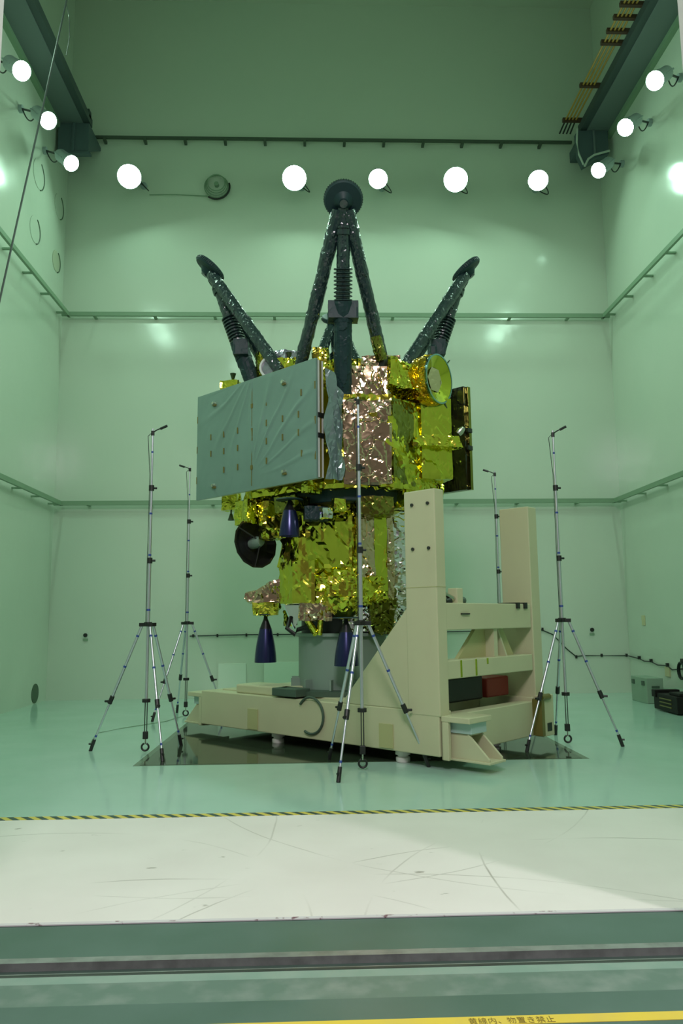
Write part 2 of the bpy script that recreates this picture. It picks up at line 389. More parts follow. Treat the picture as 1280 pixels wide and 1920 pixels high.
# ------------------------------------------------------------------ door track and floor lines
def flat(name, mb, mt, lab, cat): return tag(mb.build(name, mt), lab, cat)
tr = thing('door_track', (0, 3.87, -.035), 'steel sliding door track sunk into the dark green floor', 'floor track')
MB().box((-9, .045, 0), (9, .10, .037)).build('edge_strip', GREYSTEEL, tr)
MB().box((-9, -.085, 0), (9, -.055, .030)).build('rail', DARKSTEEL, tr, bevel=.006)
MB().box((-9, -.055, 0), (9, -.035, .022)).build('guide', GREYSTEEL, tr)
flat('threshold_edge', MB().box((-5.5, 4.375, -.002), (6.6, 4.405, .004)), CHIP, 'scuffed pale edging strip along the front of the white threshold floor', 'edging')
flat('hazard_tape', MB().box((XL, 6.585, 0), (XR, 6.685, .002)), HAZ, 'yellow and black striped hazard tape across the floor', 'floor tape')
yl = thing('yellow_line', (0, 3.287, 0), 'yellow warning tape with printed text at the bottom edge of the floor', 'floor tape')
MB().box((-8.9, -.032, 0), (8.9, .032, .002)).build('tape', YEL, yl)
cu = bpy.data.curves.new('warning_text', 'FONT'); cu.body = '黄線内、物置き禁止'; cu.size = .052; cu.space_character = 1.08
to = bpy.data.objects.new('warning_text', cu); C.objects.link(to)
bpy.context.view_layer.update()
me = bpy.data.meshes.new_from_object(to.evaluated_get(bpy.context.evaluated_depsgraph_get()))
C.objects.unlink(to); bpy.data.objects.remove(to)
me.materials.clear(); me.materials.append(INK)
xs = [v.co.x for v in me.vertices] or [0, 1]; x0, x1 = min(xs), max(xs)
k = 0.345/max(x1-x0, 1e-3)
for v in me.vertices: v.co = Vector(((v.co.x-x0)*k, v.co.y*1.0, 0))
to = bpy.data.objects.new('warning_text', me); C.objects.link(to); to.parent = yl; to.location = (0.600, -.024, .0030)

pit = thing('pit_cover', (0.52, 10.93, 0), 'dark polished square floor cover beneath the beige dolly', 'floor cover')
MB().box((-2.56, -2.075, -.001), (2.56, 2.1, .002)).build('frame', PITF, pit)
MB().box((-2.49, -2.04, .001), (2.49, 2.04, .004)).build('panel', PITM, pit)

# ------------------------------------------------------------------ crane runway beams
def runway(s, lab):
    X0 = XL if s == 1 else XR
    t = thing('crane_runway', (X0, YB, 11.5), lab, 'crane beam')
    bx = lambda m, xa, xb, ya, yb, za, zb: m.box((min(s*xa, s*xb), ya, za), (max(s*xa, s*xb), yb, zb))
    L = -11.5
    bx(MB(), .04, .58, L, -.75, .70, .74).build('bottom_flange', BEAMB, t)
    bx(MB(), .58, .72, L, -.7, .72, .90).build('web', BEAMD, t)
    bx(MB(), .10, .50, L, -.7, .74, .95).build('girder_box', BEAMD, t)
    m = MB(); bx(m, .0, .10, L, -.7, .60, .70); m.build('wall_angle', RAILP, t)
    m = MB()
    if s == 1:
        m.poly3([(.06, -.90, .02), (.06, -.90, .70), (.06, -.02, .70), (.06, -.02, .62)], (.66, 0, 0))
        bx(m, .0, .76, -.93, -.80, -.03, .03); bx(m, .36, .42, -.93, -.88, .03, .70)
        m.build('corbel', CORB, t, bevel=.01)
        MB().box((.60, -.95, .84), (.72, -.80, 1.0)).build('end_stop', BEAMD, t)
    else:
        pts = [(-.80, -.85, .70), (-.12, -.85, .70), (-.12, -.85, .15), (-.45, -.85, .02), (-.68, -.85, -.12), (-.78, -.85, .15)]
        m.poly3(pts, (0, .22, 0)); m.box((-.7, -.65, .45), (-.1, -.02, .70)); m.build('corbel', CORB, t, bevel=.01)
        MB().box((-.46, -.875, .12), (-.42, -.85, .69)).build('stiffener', BEAMB, t)
        MB().tube([(-.80, -.87, .72), (-.83, -.87, .40), (-.80, -.87, .12), (-.71, -.87, -.13)], .022, 8).build('edge_pipe', PIPEW, t)
        MB().tube([(-.69, -.88, -.17), (-.60, -.88, .0), (-.46, -.88, .10), (-.12, -.88, .20)], .024, 8).build('edge_pipe', PIPEW, t)
    return t
runway(1, 'blue grey steel crane beam high along the left wall')
runway(-1, 'blue grey steel crane beam high along the right wall, with a curved end bracket')
bus = thing('conductor_bars', (XR-.78, YB-.85, 12.42), 'row of yellow conductor bars clamped along the right crane beam', 'conductor bars')
for i in range(4):
    MB().cyl((-.05-.075*i, -10.5, .0), (-.05-.075*i, .0, .0), .019, seg=8).build('bar', BUS, bus)
y = -.05
for y in (-.02, -1.13, -2.31, -2.60, -2.93, -3.23, -4.4, -5.6, -6.8): MB().box((-.34, y-.035, -.035), (.22, y+.035, .045)).build('clamp', CLAMPR, bus)
for i in range(4): MB().cyl((-.05-.075*i, .0, 0), (-.07-.08*i, .3, -.10), .018, seg=8).build('bar_end', BLACK, bus)

# ------------------------------------------------------------------ floodlights
def floodlight(pos, target, wall_pt, r, lab, side):
    pos, target, wall_pt = Vector(pos), Vector(target), Vector(wall_pt)
    t = thing('floodlight', wall_pt, lab, 'floodlight', 'wall floodlights of the chamber')
    p = pos - wall_pt; a = (target-pos).normalized()
    MB().lathe([(0, -.50), (.10, -.50), (.125, -.44), (.125, -.30), (r*.86, -.20), (r*.96, -.03), (r*1.03, .012), (r*1.03, .022), (r*.99, .022), (r*.97, .003), (r*.9, -.035), (.05, -.2)], p, a, 32).build('housing', LAMPH, t, smooth=True)
    MB().lathe([(0, .012), (r*.6, .010), (r*.985, 0)], p, a, 32).build('glass', GLASS, t, smooth=True)
    # yoke and wall arm
    sd = a.cross(Vector((0, 0, 1))).normalized(); q = p - a*.16; rr = r*.85
    yk = [q+sd*rr, q+sd*rr-a*.30, q-sd*rr-a*.30, q-sd*rr]
    MB().tube(yk, .016, 6).build('yoke', LAMPH, t)
    nrm = {'left': Vector((1, 0, 0)), 'right': Vector((-1, 0, 0)), 'back': Vector((0, -1, 0))}[side]
    MB().tube([q-a*.30, Vector((0, 0, 0))+nrm*.05], .020, 8).build('arm', DCAB, t)
    MB().cyl((0, 0, 0), nrm*.07, .075, seg=16).build('wall_plate', LAMPH, t)
    e = p - a*.47
    mid = (e+nrm*.05)*.5 + Vector((0, 0, -.34)) + (Vector((.5, 0, -.2)) if side == 'back' else Vector((0, .1, 0)))
    pts = []
    for i in range(13):
        u = i/12; pts.append(e*(1-u)**2 + mid*2*u*(1-u) + nrm*.06*u*u)
    MB().tube(pts, .012, 6).build('cable', DCAB, t)
for i, y in enumerate((11.50, 12.755, 14.05)):
    floodlight((-4.75, y, 10.49), (2.4, y-5.2, 3.0), (XL, y+.62, 11.15), .152,
               ('lit floodlight on the left wall, topmost in view beside the crane beam', 'lit floodlight crossed by the slanting rope on the left wall',
                'lit floodlight below the crane beam bracket on the left wall')[i], 'left')
for i, y in enumerate((11.65, 12.90, 14.27)):
    floodlight((5.80, y, 10.59), (-2.0, y-5.0, 3.0), (XR, y+.65, 11.15), .155,
               ('lit floodlight highest on the right wall near the frame edge', 'lit floodlight in the middle of the three on the right wall',
                'lit floodlight under the curved bracket on the right wall')[i], 'right')
for i, (x, r) in enumerate(((-3.97, .25), (-.42, .26), (1.40, .205), (3.10, .26), (4.92, .215))):  # glass radii widened to take in the lamps' glare
    floodlight((x, 15.45, 11.08), (x*.35, 5.5, 1.2), (x+.15, YB, 11.28), r,
               ('glaring floodlight leftmost on the back wall, left of the coiled cable', 'glaring floodlight on the back wall just left of the top of the round black footpad',
                'smaller floodlight on the back wall just right of the round black footpad', 'largest glaring floodlight on the right half of the back wall',
                'floodlight rightmost on the back wall, nearest the crane bracket')[i], 'back')

# coil of cable on back wall
cc = thing('cable_coil', (-2.19, YB, 11.27), 'coil of grey cable hung high on the back wall between two floodlights', 'cable')
for j in range(4):
    MB().tube([Vector((math.cos(a)*(.27-.025*j), -.05-.02*j, math.sin(a)*(.27-.025*j)+.02*j)) for a in [k*2*PI/24 for k in range(24)]], .012, 6, True).build('loop', RAILP, cc)
MB().tube(arc((0, -.08, -.02), (1, 0, 0), (0, 0, 1), .30, .3, -2.2, 14), .02, 6).build('cable_end', BLACK, cc)
MB().tube([(-1.5, -.03, -.20), (-.9, -.03, -.19), (-.2, -.03, -.22)], .010, 6).build('feed', RAILP, cc)
MB().cyl((0, 0, .05), (0, -.10, .05), .05, seg=12).build('hook', RAILP, cc)

# ropes at upper left
def rope(name, pts, r, lab, mt=SHEEN):
    return tag(MB().tube(pts, r, 8).build(name, mt, smooth=True), lab, 'rope')
A, B = Vector((-3.185, 9.0, 9.57)), Vector((-3.616, 8.5, 5.286)); d = (A-B)
rope('rope', [A+d*(6.36/d.z), A, B, B-d*(5.28/d.z)], .0125, 'long dark slanting rope from the ceiling down across the left wall')
P = Vector((-3.20, 9.02, 9.55))
rope('thin_cord', [P+Vector((0, 0, 0)), P+Vector((.05, 0, -.2)), P+Vector((.065, 0, -.5)), P+Vector((.035, 0, -.75))], .0055, 'short thin cord hanging beside the top of the slanting rope')

# ------------------------------------------------------------------ wall fittings
def socket(x, lab):
    t = thing('wall_socket', (x, YB, 1.29), lab, 'wall socket', 'sockets on the back wall')
    MB().box((-.05, -.02, -.09), (.05, 0, .08)).build('plate', WPLATE, t, bevel=.006)
    MB().cyl((0, -.02, .02), (0, -.06, .02), .04, seg=12).build('plug', BLACK, t)
    MB().box((-.05, -.035, -.09), (.05, -.015, -.05)).build('lid', RAILP, t)
socket(-4.76, 'small wall socket with black plug on the left part of the back wall')
socket(5.82, 'small wall socket with black plug on the right part of the back wall')
tag(MB().box((XR-.02, 15.28, 1.40), (XR, 15.42, 1.60)).build('switch_plate', IVORY, bevel=.004), 'ivory switch plate on the right wall near the corner', 'switch plate')
wc = thing('wall_cable', (0, YB, 0), 'dark cable clipped along the bottom of the back and right walls', 'cable')
path = [(-2.62, -.03, 1.27), (-1.5, -.03, 1.285), (0, -.03, 1.28), (2.5, -.03, 1.30), (4.75, -.03, 1.32), (4.98, -.03, 1.22), (5.25, -.03, .93), (5.45, -.03, .76), (5.6, -.03, .775), (6.54, -.03, .765)]
MB().tube(path + [(6.55, -.08, .76), (6.57, -.55, .73), (6.57, -.8, .69), (6.57, -1.1, .70), (6.57, -1.4, .65), (6.57, -1.8, .66), (6.57, -2.0, .60), (6.57, -2.4, .64), (6.57, -3.2, .7)], .013, 6).build('cable', DCAB, wc)
for p in ((-2.55, 1.27), (-2.05, 1.27), (-1.45, 1.275), (-.8, 1.275), (4.77, 1.33), (5.46, .75), (6.0, .775), (6.53, .77)):
    MB().box((p[0]-.017, -.045, p[1]-.028), (p[0]+.017, 0, p[1]+.035)).build('clip', BLACK, wc)
for y, z in ((-.55, .75), (-1.1, .72), (-1.8, .68)): MB().box((6.55, y-.022, z-.035), (6.60, y+.022, z+.03)).build('clip', BLACK, wc)
for x0, x1, h, lab in ((-2.02, -1.45, .70, 'pale board standing against the back wall, left of the hanging blue nozzle'), (-1.08, -.30, .72, 'pale board against the back wall behind the grey adapter ring')):
    tag(MB().box((x0, YB-.05, .01), (x1, YB-.005, h)).build('pale_board', PALE, bevel=.004), lab, 'board', 'pale boards at the back wall')

# boxes on the right
gb = thing('equipment_box', (6.22, 14.6, 0), 'grey green metal box on the floor against the right wall', 'box')
MB().box((-.19, -.52, .0), (.12, .18, .46)).build('body', GBOX, gb, bevel=.01)
for y in (-.38, .06): MB().box((-.21, y-.05, .32), (-.19, y+.05, .40)).build('latch', GBOXD, gb)
MB().box((-.10, -.54, .28), (.04, -.52, .32)).build('handle', GBOXD, gb)
tag(MB().box((6.27, 13.30, 0), (6.58, 13.95, .30)).build('low_box', GBOX, bevel=.01), 'low grey green box between the taller box and the black case', 'box')
bc = thing('black_case', (6.0, 12.85, 0), 'black ribbed case on the floor at the right edge', 'case')
MB().box((-.21, -.45, .02), (.50, .42, .29)).build('body', CASE, bc, bevel=.012)
MB().box((-.235, .30, .22), (.2, .44, .34)).build('grip', CASE, bc, bevel=.01)
MB().box((-.15, -.42, .29), (.3, -.05, .34)).build('lid', CASE, bc, bevel=.01)
for z in (.09, .15, .21): MB().box((-.222, -.25, z), (-.21, .18, z+.018)).build('rib', BROWN, bc)
wp = thing('hanging_hose', (XR, 13.75, .66), 'dark bundled hose hanging on the right wall above the black case', 'hose')
for j in range(3): MB().tube([Vector((-.04-.02*j, math.cos(a)*(.12), math.sin(a)*.15-.05)) for a in [k*2*PI/16 for k in range(16)]], .014, 6, True).build('loop', DCAB, wp)
MB().box((-.05, -.06, .08), (0, .06, .16)).build('hook', BLACK, wp)
tag(MB().box((6.42, 13.05, .30), (6.56, 13.25, .52)).build('blue_bag', BLUE, bevel=.02), 'small blue pouch behind the black case at the right edge', 'pouch')
tag(MB().box((XR-.03, 14.32, .46), (XR, 14.50, .64)).build('socket_plate', IVORY, bevel=.004), 'yellowed outlet plate low on the right wall above the grey box', 'outlet')

# ------------------------------------------------------------------ beige dolly
CX, CY, TH = 0.36, 10.6, PI/4
dl = thing('transport_dolly', (CX, CY, 0), 'beige steel transport dolly with two tall posts under the spacecraft', 'dolly', None, TH)
Z0 = .135
MB().box((-.95, -2.28, Z0), (-.72, 1.89, .60)).build('side_beam', BEIGE, dl, bevel=.012)
MB().box((1.03, -2.28, Z0), (1.26, 1.89, .60)).build('side_beam', BEIGE, dl, bevel=.012)
MB().box((-.72, -2.29, Z0), (1.03, -2.10, .55)).build('end_beam', BEIGE, dl, bevel=.01)
MB().box((-.72, 1.70, Z0), (1.03, 1.89, .60)).build('end_beam', BEIGE, dl, bevel=.01)
MB().box((-.72, -1.50, .34), (1.03, 1.70, .62)).build('deck', BEIGE, dl, bevel=.01)
MB().box((-.88, .2, .60), (-.45, 1.2, .72)).build('deck_block', BEIGE, dl, bevel=.02)
def post(xa, xb, fl):
    p = MB().box((xa, -2.30, .55), (xb, -1.87, 3.02)).build('post', BEIGE, dl, bevel=.012)
    MB().poly3([(fl, -1.88, 1.72), (fl, -.85, .60), (fl, -1.88, .60)], (xb-xa-.02 if fl < 0 else -(xb-xa)+.02, 0, 0)).build('gusset', BEIGE, p, bevel=.01)
    return p
p1 = post(-.955, -.78, -.945); p2 = post(1.085, 1.30, 1.29)
for y, z in ((-2.02, 2.86), (-2.24, 2.86), (-2.02, 2.36), (-2.24, 2.36)):
    MB().cyl((-.955, y+.03, z), (-.972, y+.03, z), .019, seg=10).build('bolt', DARKSTEEL, p1)
MB().box((-.958, -2.302, 1.930), (-.777, -1.868, 1.936)).build('joint_line', BEIGEI, p1)
MB().box((-.79, -2.29, 1.46), (1.06, -2.05, 1.76)).build('cross_beam', BEIGE, dl, bevel=.01)
MB().box((-.79, -2.29, .93), (1.06, -2.05, 1.13)).build('cross_beam', BEIGE, dl, bevel=.01)
mb_ = MB()
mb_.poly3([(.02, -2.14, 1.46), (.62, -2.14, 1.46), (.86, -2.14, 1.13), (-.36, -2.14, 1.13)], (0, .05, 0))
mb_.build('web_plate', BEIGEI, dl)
MB().box((.22, -2.26, 1.13), (.30, -2.14, 1.46)).build('rib', BEIGE, dl)
MB().poly3([(.50, -2.25, 1.13), (.46, -2.16, 1.46), (.46, -2.12, 1.46), (.50, -2.12, 1.13)], (.03, 0, 0)).build('rib', BEIGE, dl)
for y in (.93,):
    for x in (-.52, -.22, .02): MB().box((x-.018, -2.292, .94 if x < 0 else 1.06), (x+.018, -2.288, 1.125)).build('paint_streak', GOLDS, dl)
for x in (.74, .92): MB().box((x-.035, -2.31, 1.70), (x+.035, -2.04, 1.775)).build('rubber_stop', BLACK, dl)
# clamp device on top beam
cl_ = MB().box((-.50, -2.25, 1.74), (-.38, -2.12, 1.93)).build('clamp', BEIGE, dl, bevel=.01)
MB().cyl((-.68, -2.20, 1.86), (-.47, -2.20, 1.80), .028, seg=12).build('screw', CHROME, cl_)
MB().cyl((-.70, -2.22, 1.77), (-.60, -2.22, 1.785), .036, seg=12).build('knob', BLACK, cl_)
MB().cyl((-.38, -2.20, 1.79), (-.31, -2.20, 1.79), .036, .045, seg=12).build('knob', GBOXD, cl_)
MB().box((-.50, -2.31, 1.63), (-.34, -2.285, 1.645)).build('plate', BLACK, cl_)
# end corner jacking bracket
def bracket(x, y, sx, sy, parent):
    o_ = MB(); o_.box((x, y+min(0, sy*.36), .50), (x+.42, y+max(0, sy*.36), .56)); o_.box((x, y+min(0, sy*.09), Z0-.03), (x+.05, y+max(0, sy*.09), .50)); o_.box((x, y+min(0, sy*.03), Z0-.03), (x+.5, y+max(0, sy*.03), .50))
    o = o_.build('jacking_bracket', BEIGE, parent, bevel=.008)
    MB().box((x+.09, y+min(sy*.02, sy*.32), .385), (x+.38, y+max(sy*.02, sy*.32), .50)).build('pad', BLKBLUE, o, bevel=.004)
    f = MB()
    for xx in (x+.10, x+.34):
        f.poly3([(xx, y, .385), (xx, y+sy*.27, .385), (xx, y+sy*.52, .15), (xx, y+sy*.52, .12), (xx, y, .12)], (.03, 0, 0))
    f.box((x+.08, y+min(0, sy*.54), .10), (x+.39, y+max(0, sy*.54), .125)).box((x+.1, y+min(0, sy*.27), .36), (x+.37, y+max(0, sy*.27), .385))
    f.build('foot', BEIGE, o, bevel=.006)
    return o
bracket(-.93, -2.29, 1, -1, dl)
bracket(-.93, 1.89, 1, 1, dl)
MB().box((1.0, -2.42, .14), (1.07, -2.29, .58)).build('hinge_post', BROWN, dl)
MB().cyl((1.02, -2.40, .60), (1.22, -2.40, .60), .04, seg=12).build('roller', BROWN, dl)
e_ = MB().box((1.07, -2.40, .12), (1.34, -2.28, .62)).build('end_plate', BEIGE, dl, bevel=.008)
MB().box((1.16, -2.405, .18), (1.27, -2.398, .28)).build('slot', BLACK, e_)
for x, y in ((-.80, -1.66), (-.80, .42), (1.1, -1.66), (1.1, .42)):
    pd = MB().lathe([(0, .0), (.075, .0), (.08, .01), (.08, .05), (.06, .055), (.06, .075), (.085, .08), (.085, .135), (0, .135)], (x, y, .002)).build('levelling_foot', RUBW, dl, smooth=True)
MB().box((-.6, -2.0, .62), (.35, -1.62, .90)).build('counterweight', BLACK, dl, bevel=.02)
MB().box((.45, -2.0, .62), (.95, -1.75, .86)).build('tool_tray', REDP, dl, bevel=.02)
MB().tube(arc((-.965, -.35, .42), (0, 1, 0), (0, 0, 1), .22, .6, 5.2, 20), .016, 8).build('hose', GBOXD, dl, smooth=True)
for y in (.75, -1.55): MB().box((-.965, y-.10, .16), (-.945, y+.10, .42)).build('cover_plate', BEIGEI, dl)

# adapter ring
ad = thing('adapter_ring', (CX, CY, .62), 'grey green cylindrical adapter between the dolly and the spacecraft', 'adapter', None, TH)
MB().lathe([(.60, .02), (.60, .74), (.66, .75), (.66, .79), (.5, .79), (.5, .02), (.60, .02)], seg=48).build('cylinder', ADAPT, ad, smooth=True)
MB().lathe([(.5, 0), (.80, 0), (.80, .06), (.62, .07), (.5, .07), (.5, 0)], seg=48).build('flange', GBOXD, ad, smooth=True)
for k_ in range(12): 
    a = k_*PI/6; MB().box((.60, -.012, .07), (.72, .012, .2), Matrix.Rotation(a, 3, 'Z'), (0, 0, 0)).build('rib', ADAPT, ad)
MB().box((-.98, -.1, 0), (-.72, .35, .10)).build('junction_box', GBOXD, ad, bevel=.01)

# ------------------------------------------------------------------ spacecraft
ZB = 1.41
sp = thing('spacecraft', (CX, CY, ZB), 'gold foil wrapped spacecraft with black landing legs pointing upwards', 'spacecraft', None, TH)
S2 = math.sqrt(.5)
def l(x, y, z=0):            # place given in room metres -> the spacecraft's own axes
    dx, dy = x-CX, y-CY; return Vector(((dx+dy)*S2, (dy-dx)*S2, z))
OFF = (0, 0, -ZB)
def part(mb, name, mt, parent=sp, **k):
    o = mb.build(name, mt, parent, **k)
    if parent is sp: o.location = OFF
    return o
def wp_(pts): return [tuple(l(x, y)[:2]) for x, y in pts]
def wbox(mb, c, size, z0, z1, ang=0.0):
    """upright box centred at room (x,y), turned by ang in the room"""
    p = l(c[0], c[1]); R = Matrix.Rotation(ang-TH, 3, 'Z')
    return mb.box((p.x-size[0]/2, p.y-size[1]/2, z0), (p.x+size[0]/2, p.y+size[1]/2, z1), R)

# upper module
body = [(.36, 9.42), (.97, 9.42), (1.37, 9.86), (1.70, 10.3), (1.78, 10.7), (1.2, 11.5), (.36, 11.95), (-.55, 11.5), (-1.0, 10.75), (-.85, 10.3), (.12, 9.52)]
part(MB().prism(wp_(body), 3.24, 4.42).crumple(.085, .03, 3, 3.2), 'upper_module', GOLD)
part(MB().prism(wp_([(.36+.80*(x-.36), 10.6+.80*(y-10.6)) for x, y in body]), 4.40, 4.98).crumple(.09, .03, 5, 3.0), 'upper_deck', GOLD)
part(MB().prism(wp_([(.36, 9.385), (.955, 9.385), (.955, 9.44), (.36, 9.44)]), 3.26, 4.34).crumple(.06, .016, 11, 3.4), 'tinted_panel', REFLFOIL)  # foil panel coloured by the hall's pinkish reflection
part(MB().prism(wp_([(.985, 9.40), (1.31, 9.80), (1.27, 9.86), (.945, 9.44)]), 3.30, 4.38).crumple(.07, .014, 13, 4.0), 'film_window', DKGOLD)
part(MB().prism(wp_([(.42, 9.52), (.93, 9.50), (1.02, 9.60), (.95, 9.72), (.38, 9.72)]), 4.38, 4.82).crumple(.06, .026, 15, 4.0), 'collar_blanket', REFLFOIL)
wing = MB(); wbox(wing, (1.55, 10.14), (.44, .50), 3.42, 4.52, .28)
part(wing.crumple(.11, .008, 17, 2.5, .15), 'electronics_box', GOLDS)
tb = MB(); tb.prism(wp_([(1.30, 9.72), (1.72, 9.78), (1.95, 9.84), (1.97, 9.98), (1.6, 10.0), (1.34, 9.9)]), 3.83, 3.98, .15).crumple(.06, .02, 19, 6)
tb_o = part(tb, 'foil_bracket', GOLD)
MB().lathe([(0, -.05), (.045, -.05), (.05, 0), (.03, .06), (0, .07)], l(1.93, 9.85, 4.05), (0.3, -.5, .6), 14).build('sensor_head', CHROME, tb_o, smooth=True)
part(MB().prism(wp_([(.95, 9.36), (1.45, 9.72), (1.70, 10.0), (1.5, 10.4), (.9, 9.8)]), 4.55, 4.90, .1).crumple(.07, .035, 21, 4.5), 'shoulder_blanket', GOLD)

# big round sensor drum at upper right
dc = l(1.65, 9.80, 4.75); da = (Matrix.Rotation(-TH, 3, 'Z') @ Vector((.76, -.64, -.04))).normalized()
R_ = .32
drum = part(MB().lathe([(0, -.34), (.24, -.34), (.33, -.26), (.345, -.12), (R_+.01, -.02), (R_-.01, -.015), (.26, -.09), (.2, -.13), (0, -.13)], dc, da, 36).crumple(.05, .012, 23, 6.0, .2), 'sensor_drum', AMBER)
MB().lathe([(R_-.005, -.02), (R_+.012, -.02), (R_+.015, .015), (R_-.005, .015), (R_-.005, -.02)], dc, da, 40).build('rim', TEALFOIL, drum, smooth=True)
MB().lathe([(R_-.006, .008), (R_*.52, -.065)], dc, da, 36).build('funnel', GOLDS, drum, smooth=True)
MB().lathe([(R_*.56, -.058), (0, -.060)], dc, da, 6).build('inner_plate', REFLFOIL, drum)
for k_ in range(3):
    q = da.to_track_quat('Z', 'Y').to_matrix(); a = (.9, 2.6, 5.2)[k_]
    p_ = dc + q @ Vector((math.cos(a)*(R_+.02), math.sin(a)*(R_+.02), 0)); d_ = q @ Vector((math.cos(a), math.sin(a), 0))
    MB().cyl(p_, p_+d_*.07+da*.02, .014, .006, seg=6).build('lug', SMALLN, drum)

# stowed solar arrays
def array(x0, x1, face, back, name_lab):
    m = MB().box((min(x0, x1), -.71, 3.31), (max(x0, x1), 1.745, 4.85))
    o = part(m, 'solar_array', face); return o
ar = MB()
o = part(ar.box((-1.2, -.71, 3.31), (-1.165, 1.745, 4.85)), 'solar_array', ARRAY, bevel=.006)
AR = o
ff = MB(); NY, NZ = 150, 96
def film_h(y, z):
    e = min(1, (y+.71)/.05, (1.745-y)/.05, (z-3.31)/.05, (4.85-z)/.05)
    h = .006*noise.noise(Vector((y*2.2, z*1.6, 3)))
    if y < .51:
        dy, dz = .56-y, z-3.50; r = math.hypot(dy, dz); th = math.atan2(dz, dy)
        k1 = math.sin(th*21+2.0*noise.noise(Vector((r*1.3, th*2, 0)))); win = max(0, min(1, (r-.12)/.35))*max(0, min(1, (1.75-r)/.5))*max(0, min(1, (th+.05)/.2))
        h += .017*max(0, k1)**5*win*(.45+.9*abs(noise.noise(Vector((r*2, th*3, 5)))))
    else:
        dy, dz = y-.51, 4.95-z; th = math.atan2(dz, dy); r = math.hypot(dy, dz)
        h += .010*max(0, math.sin(th*17+2*noise.noise(Vector((r, th*2, 9)))))**4*max(0, min(1, (1.5-r)/.8))
    h += .005*abs(noise.noise(Vector((y*5+z*3, z*2-y*2, 1))))
    return max(0, e)*h
fg = [[ff.bm.verts.new((-1.2012-film_h(-.71+2.455*a_/NY, 3.31+1.54*b_/NZ), -.71+2.455*a_/NY, 3.31+1.54*b_/NZ)) for b_ in range(NZ+1)] for a_ in range(NY+1)]
for a_ in range(NY):
    for b_ in range(NZ): ff.bm.faces.new((fg[a_][b_], fg[a_+1][b_], fg[a_+1][b_+1], fg[a_][b_+1]))
fl_ = ff.build('protective_film', ARRAY, AR, smooth=True)
for i_, xx in enumerate((-1.162, -1.128, -1.094)):
    MB().box((xx, -.715, 3.33), (xx+.020, 1.73, 4.83)).build('folded_panel', WHITEST if i_ != 1 else BROWN, AR)
for z in (4.12, 3.86): MB().box((-1.17, -.725, z-.03), (-1.07, -.705, z+.03)).build('edge_clamp', BLACK, AR)
MB().box((-1.206, .509, 3.37), (-1.2005, .519, 4.78)).build('hinge_seam', BROWN, AR)
for z, h in ((4.47, .06), (4.10, .12), (4.01, .05), (3.62, .06)): MB().box((-1.210, .495, z-h/2), (-1.2005, .533, z+h/2)).build('hinge', BROWN, AR)
for y, z in ((1.41, 4.187), (1.117, 4.18), (.811, 4.18), (1.404, 3.945), (1.112, 3.938), (.808, 3.934), (1.108, 3.671), (.804, 3.665), (.214, 4.455), (.213, 4.178), (.212, 3.931), (.21, 3.665), (-.1, 4.177), (-.1, 3.929), (-.45, 4.452), (-.4, 4.176), (-.4, 3.94), (-.457, 3.661)):
    MB().box((-1.214, y-.009, z-.042), (-1.2, y+.009, z+.042)).build('tape_strip', BROWN, AR)
for z in (4.5, 4.05, 3.6): MB().box((-1.2045, -.705, z-.05), (-1.2, -.685, z+.05)).build('tape_strip', BROWN, AR); MB().box((-1.2045, 1.73, z-.05), (-1.2, 1.748, z+.05)).build('tape_strip', BROWN, AR)
for y, z in ((1.333, 4.668), (-.13, 4.657), (1.32, 3.471), (-.141, 3.467)):
    b_ = MB().lathe([(0, .05), (.022, .05), (.028, .02), (.034, .0)], (-1.2, y, z), (-1, 0, 0), 10).build('hold_down_bolt', CHROME, AR, smooth=True)
    MB().box((-1.23, y-.035, z-.04), (-1.2, y+.02, z-.015)).build('wire_tie', BROWN, b_)
for y, z in ((1.2, 4.3), (1.2, 3.7), (-.1, 4.3), (-.1, 3.7)): MB().cyl((-1.075, y, z), (-.85, y*.5, z), .03, seg=10).build('standoff', GOLDS, AR)
a2 = part(MB().box((1.10, -1.36, 3.36), (1.16, .9, 4.84)).crumple(.12, .006, 31, 2, .1), 'solar_array', SOLAR)
MB().box((1.155, -1.40, 3.36), (1.215, .9, 4.84)).build('folded_panel', DKGOLD, a2)
for z in (4.2, 3.95): MB().box((1.09, -1.42, z-.03), (1.2, -1.39, z+.03)).build('edge_clamp', BLACK, a2)
for z in (4.3, 3.7): MB().cyl((1.1, -.3, z), (.8, -.2, z), .03, seg=10).build('standoff', GOLDS, a2)

# loose film at the array's right end
fm = MB(); nx, nz = 9, 16
A_, B_ = l(.145, 9.23), l(.345, 9.36)
gv = [[fm.bm.verts.new((A_.x+(B_.x-A_.x)*i/nx + .03*math.sin(i*1.3+j*.6), A_.y+(B_.y-A_.y)*i/nx + .03*math.cos(i*.9+j*.8), 3.30+(4.72-.30*(i/nx)**1.5-3.30)*j/nz)) for j in range(nz+1)] for i in range(nx+1)]
for i in range(nx):
    for j in range(nz): fm.bm.faces.new((gv[i][j], gv[i+1][j], gv[i+1][j+1], gv[i][j+1]))
fo = part(fm, 'loose_film', FILM); so = fo.modifiers.new('thickness', 'SOLIDIFY'); so.thickness = .004

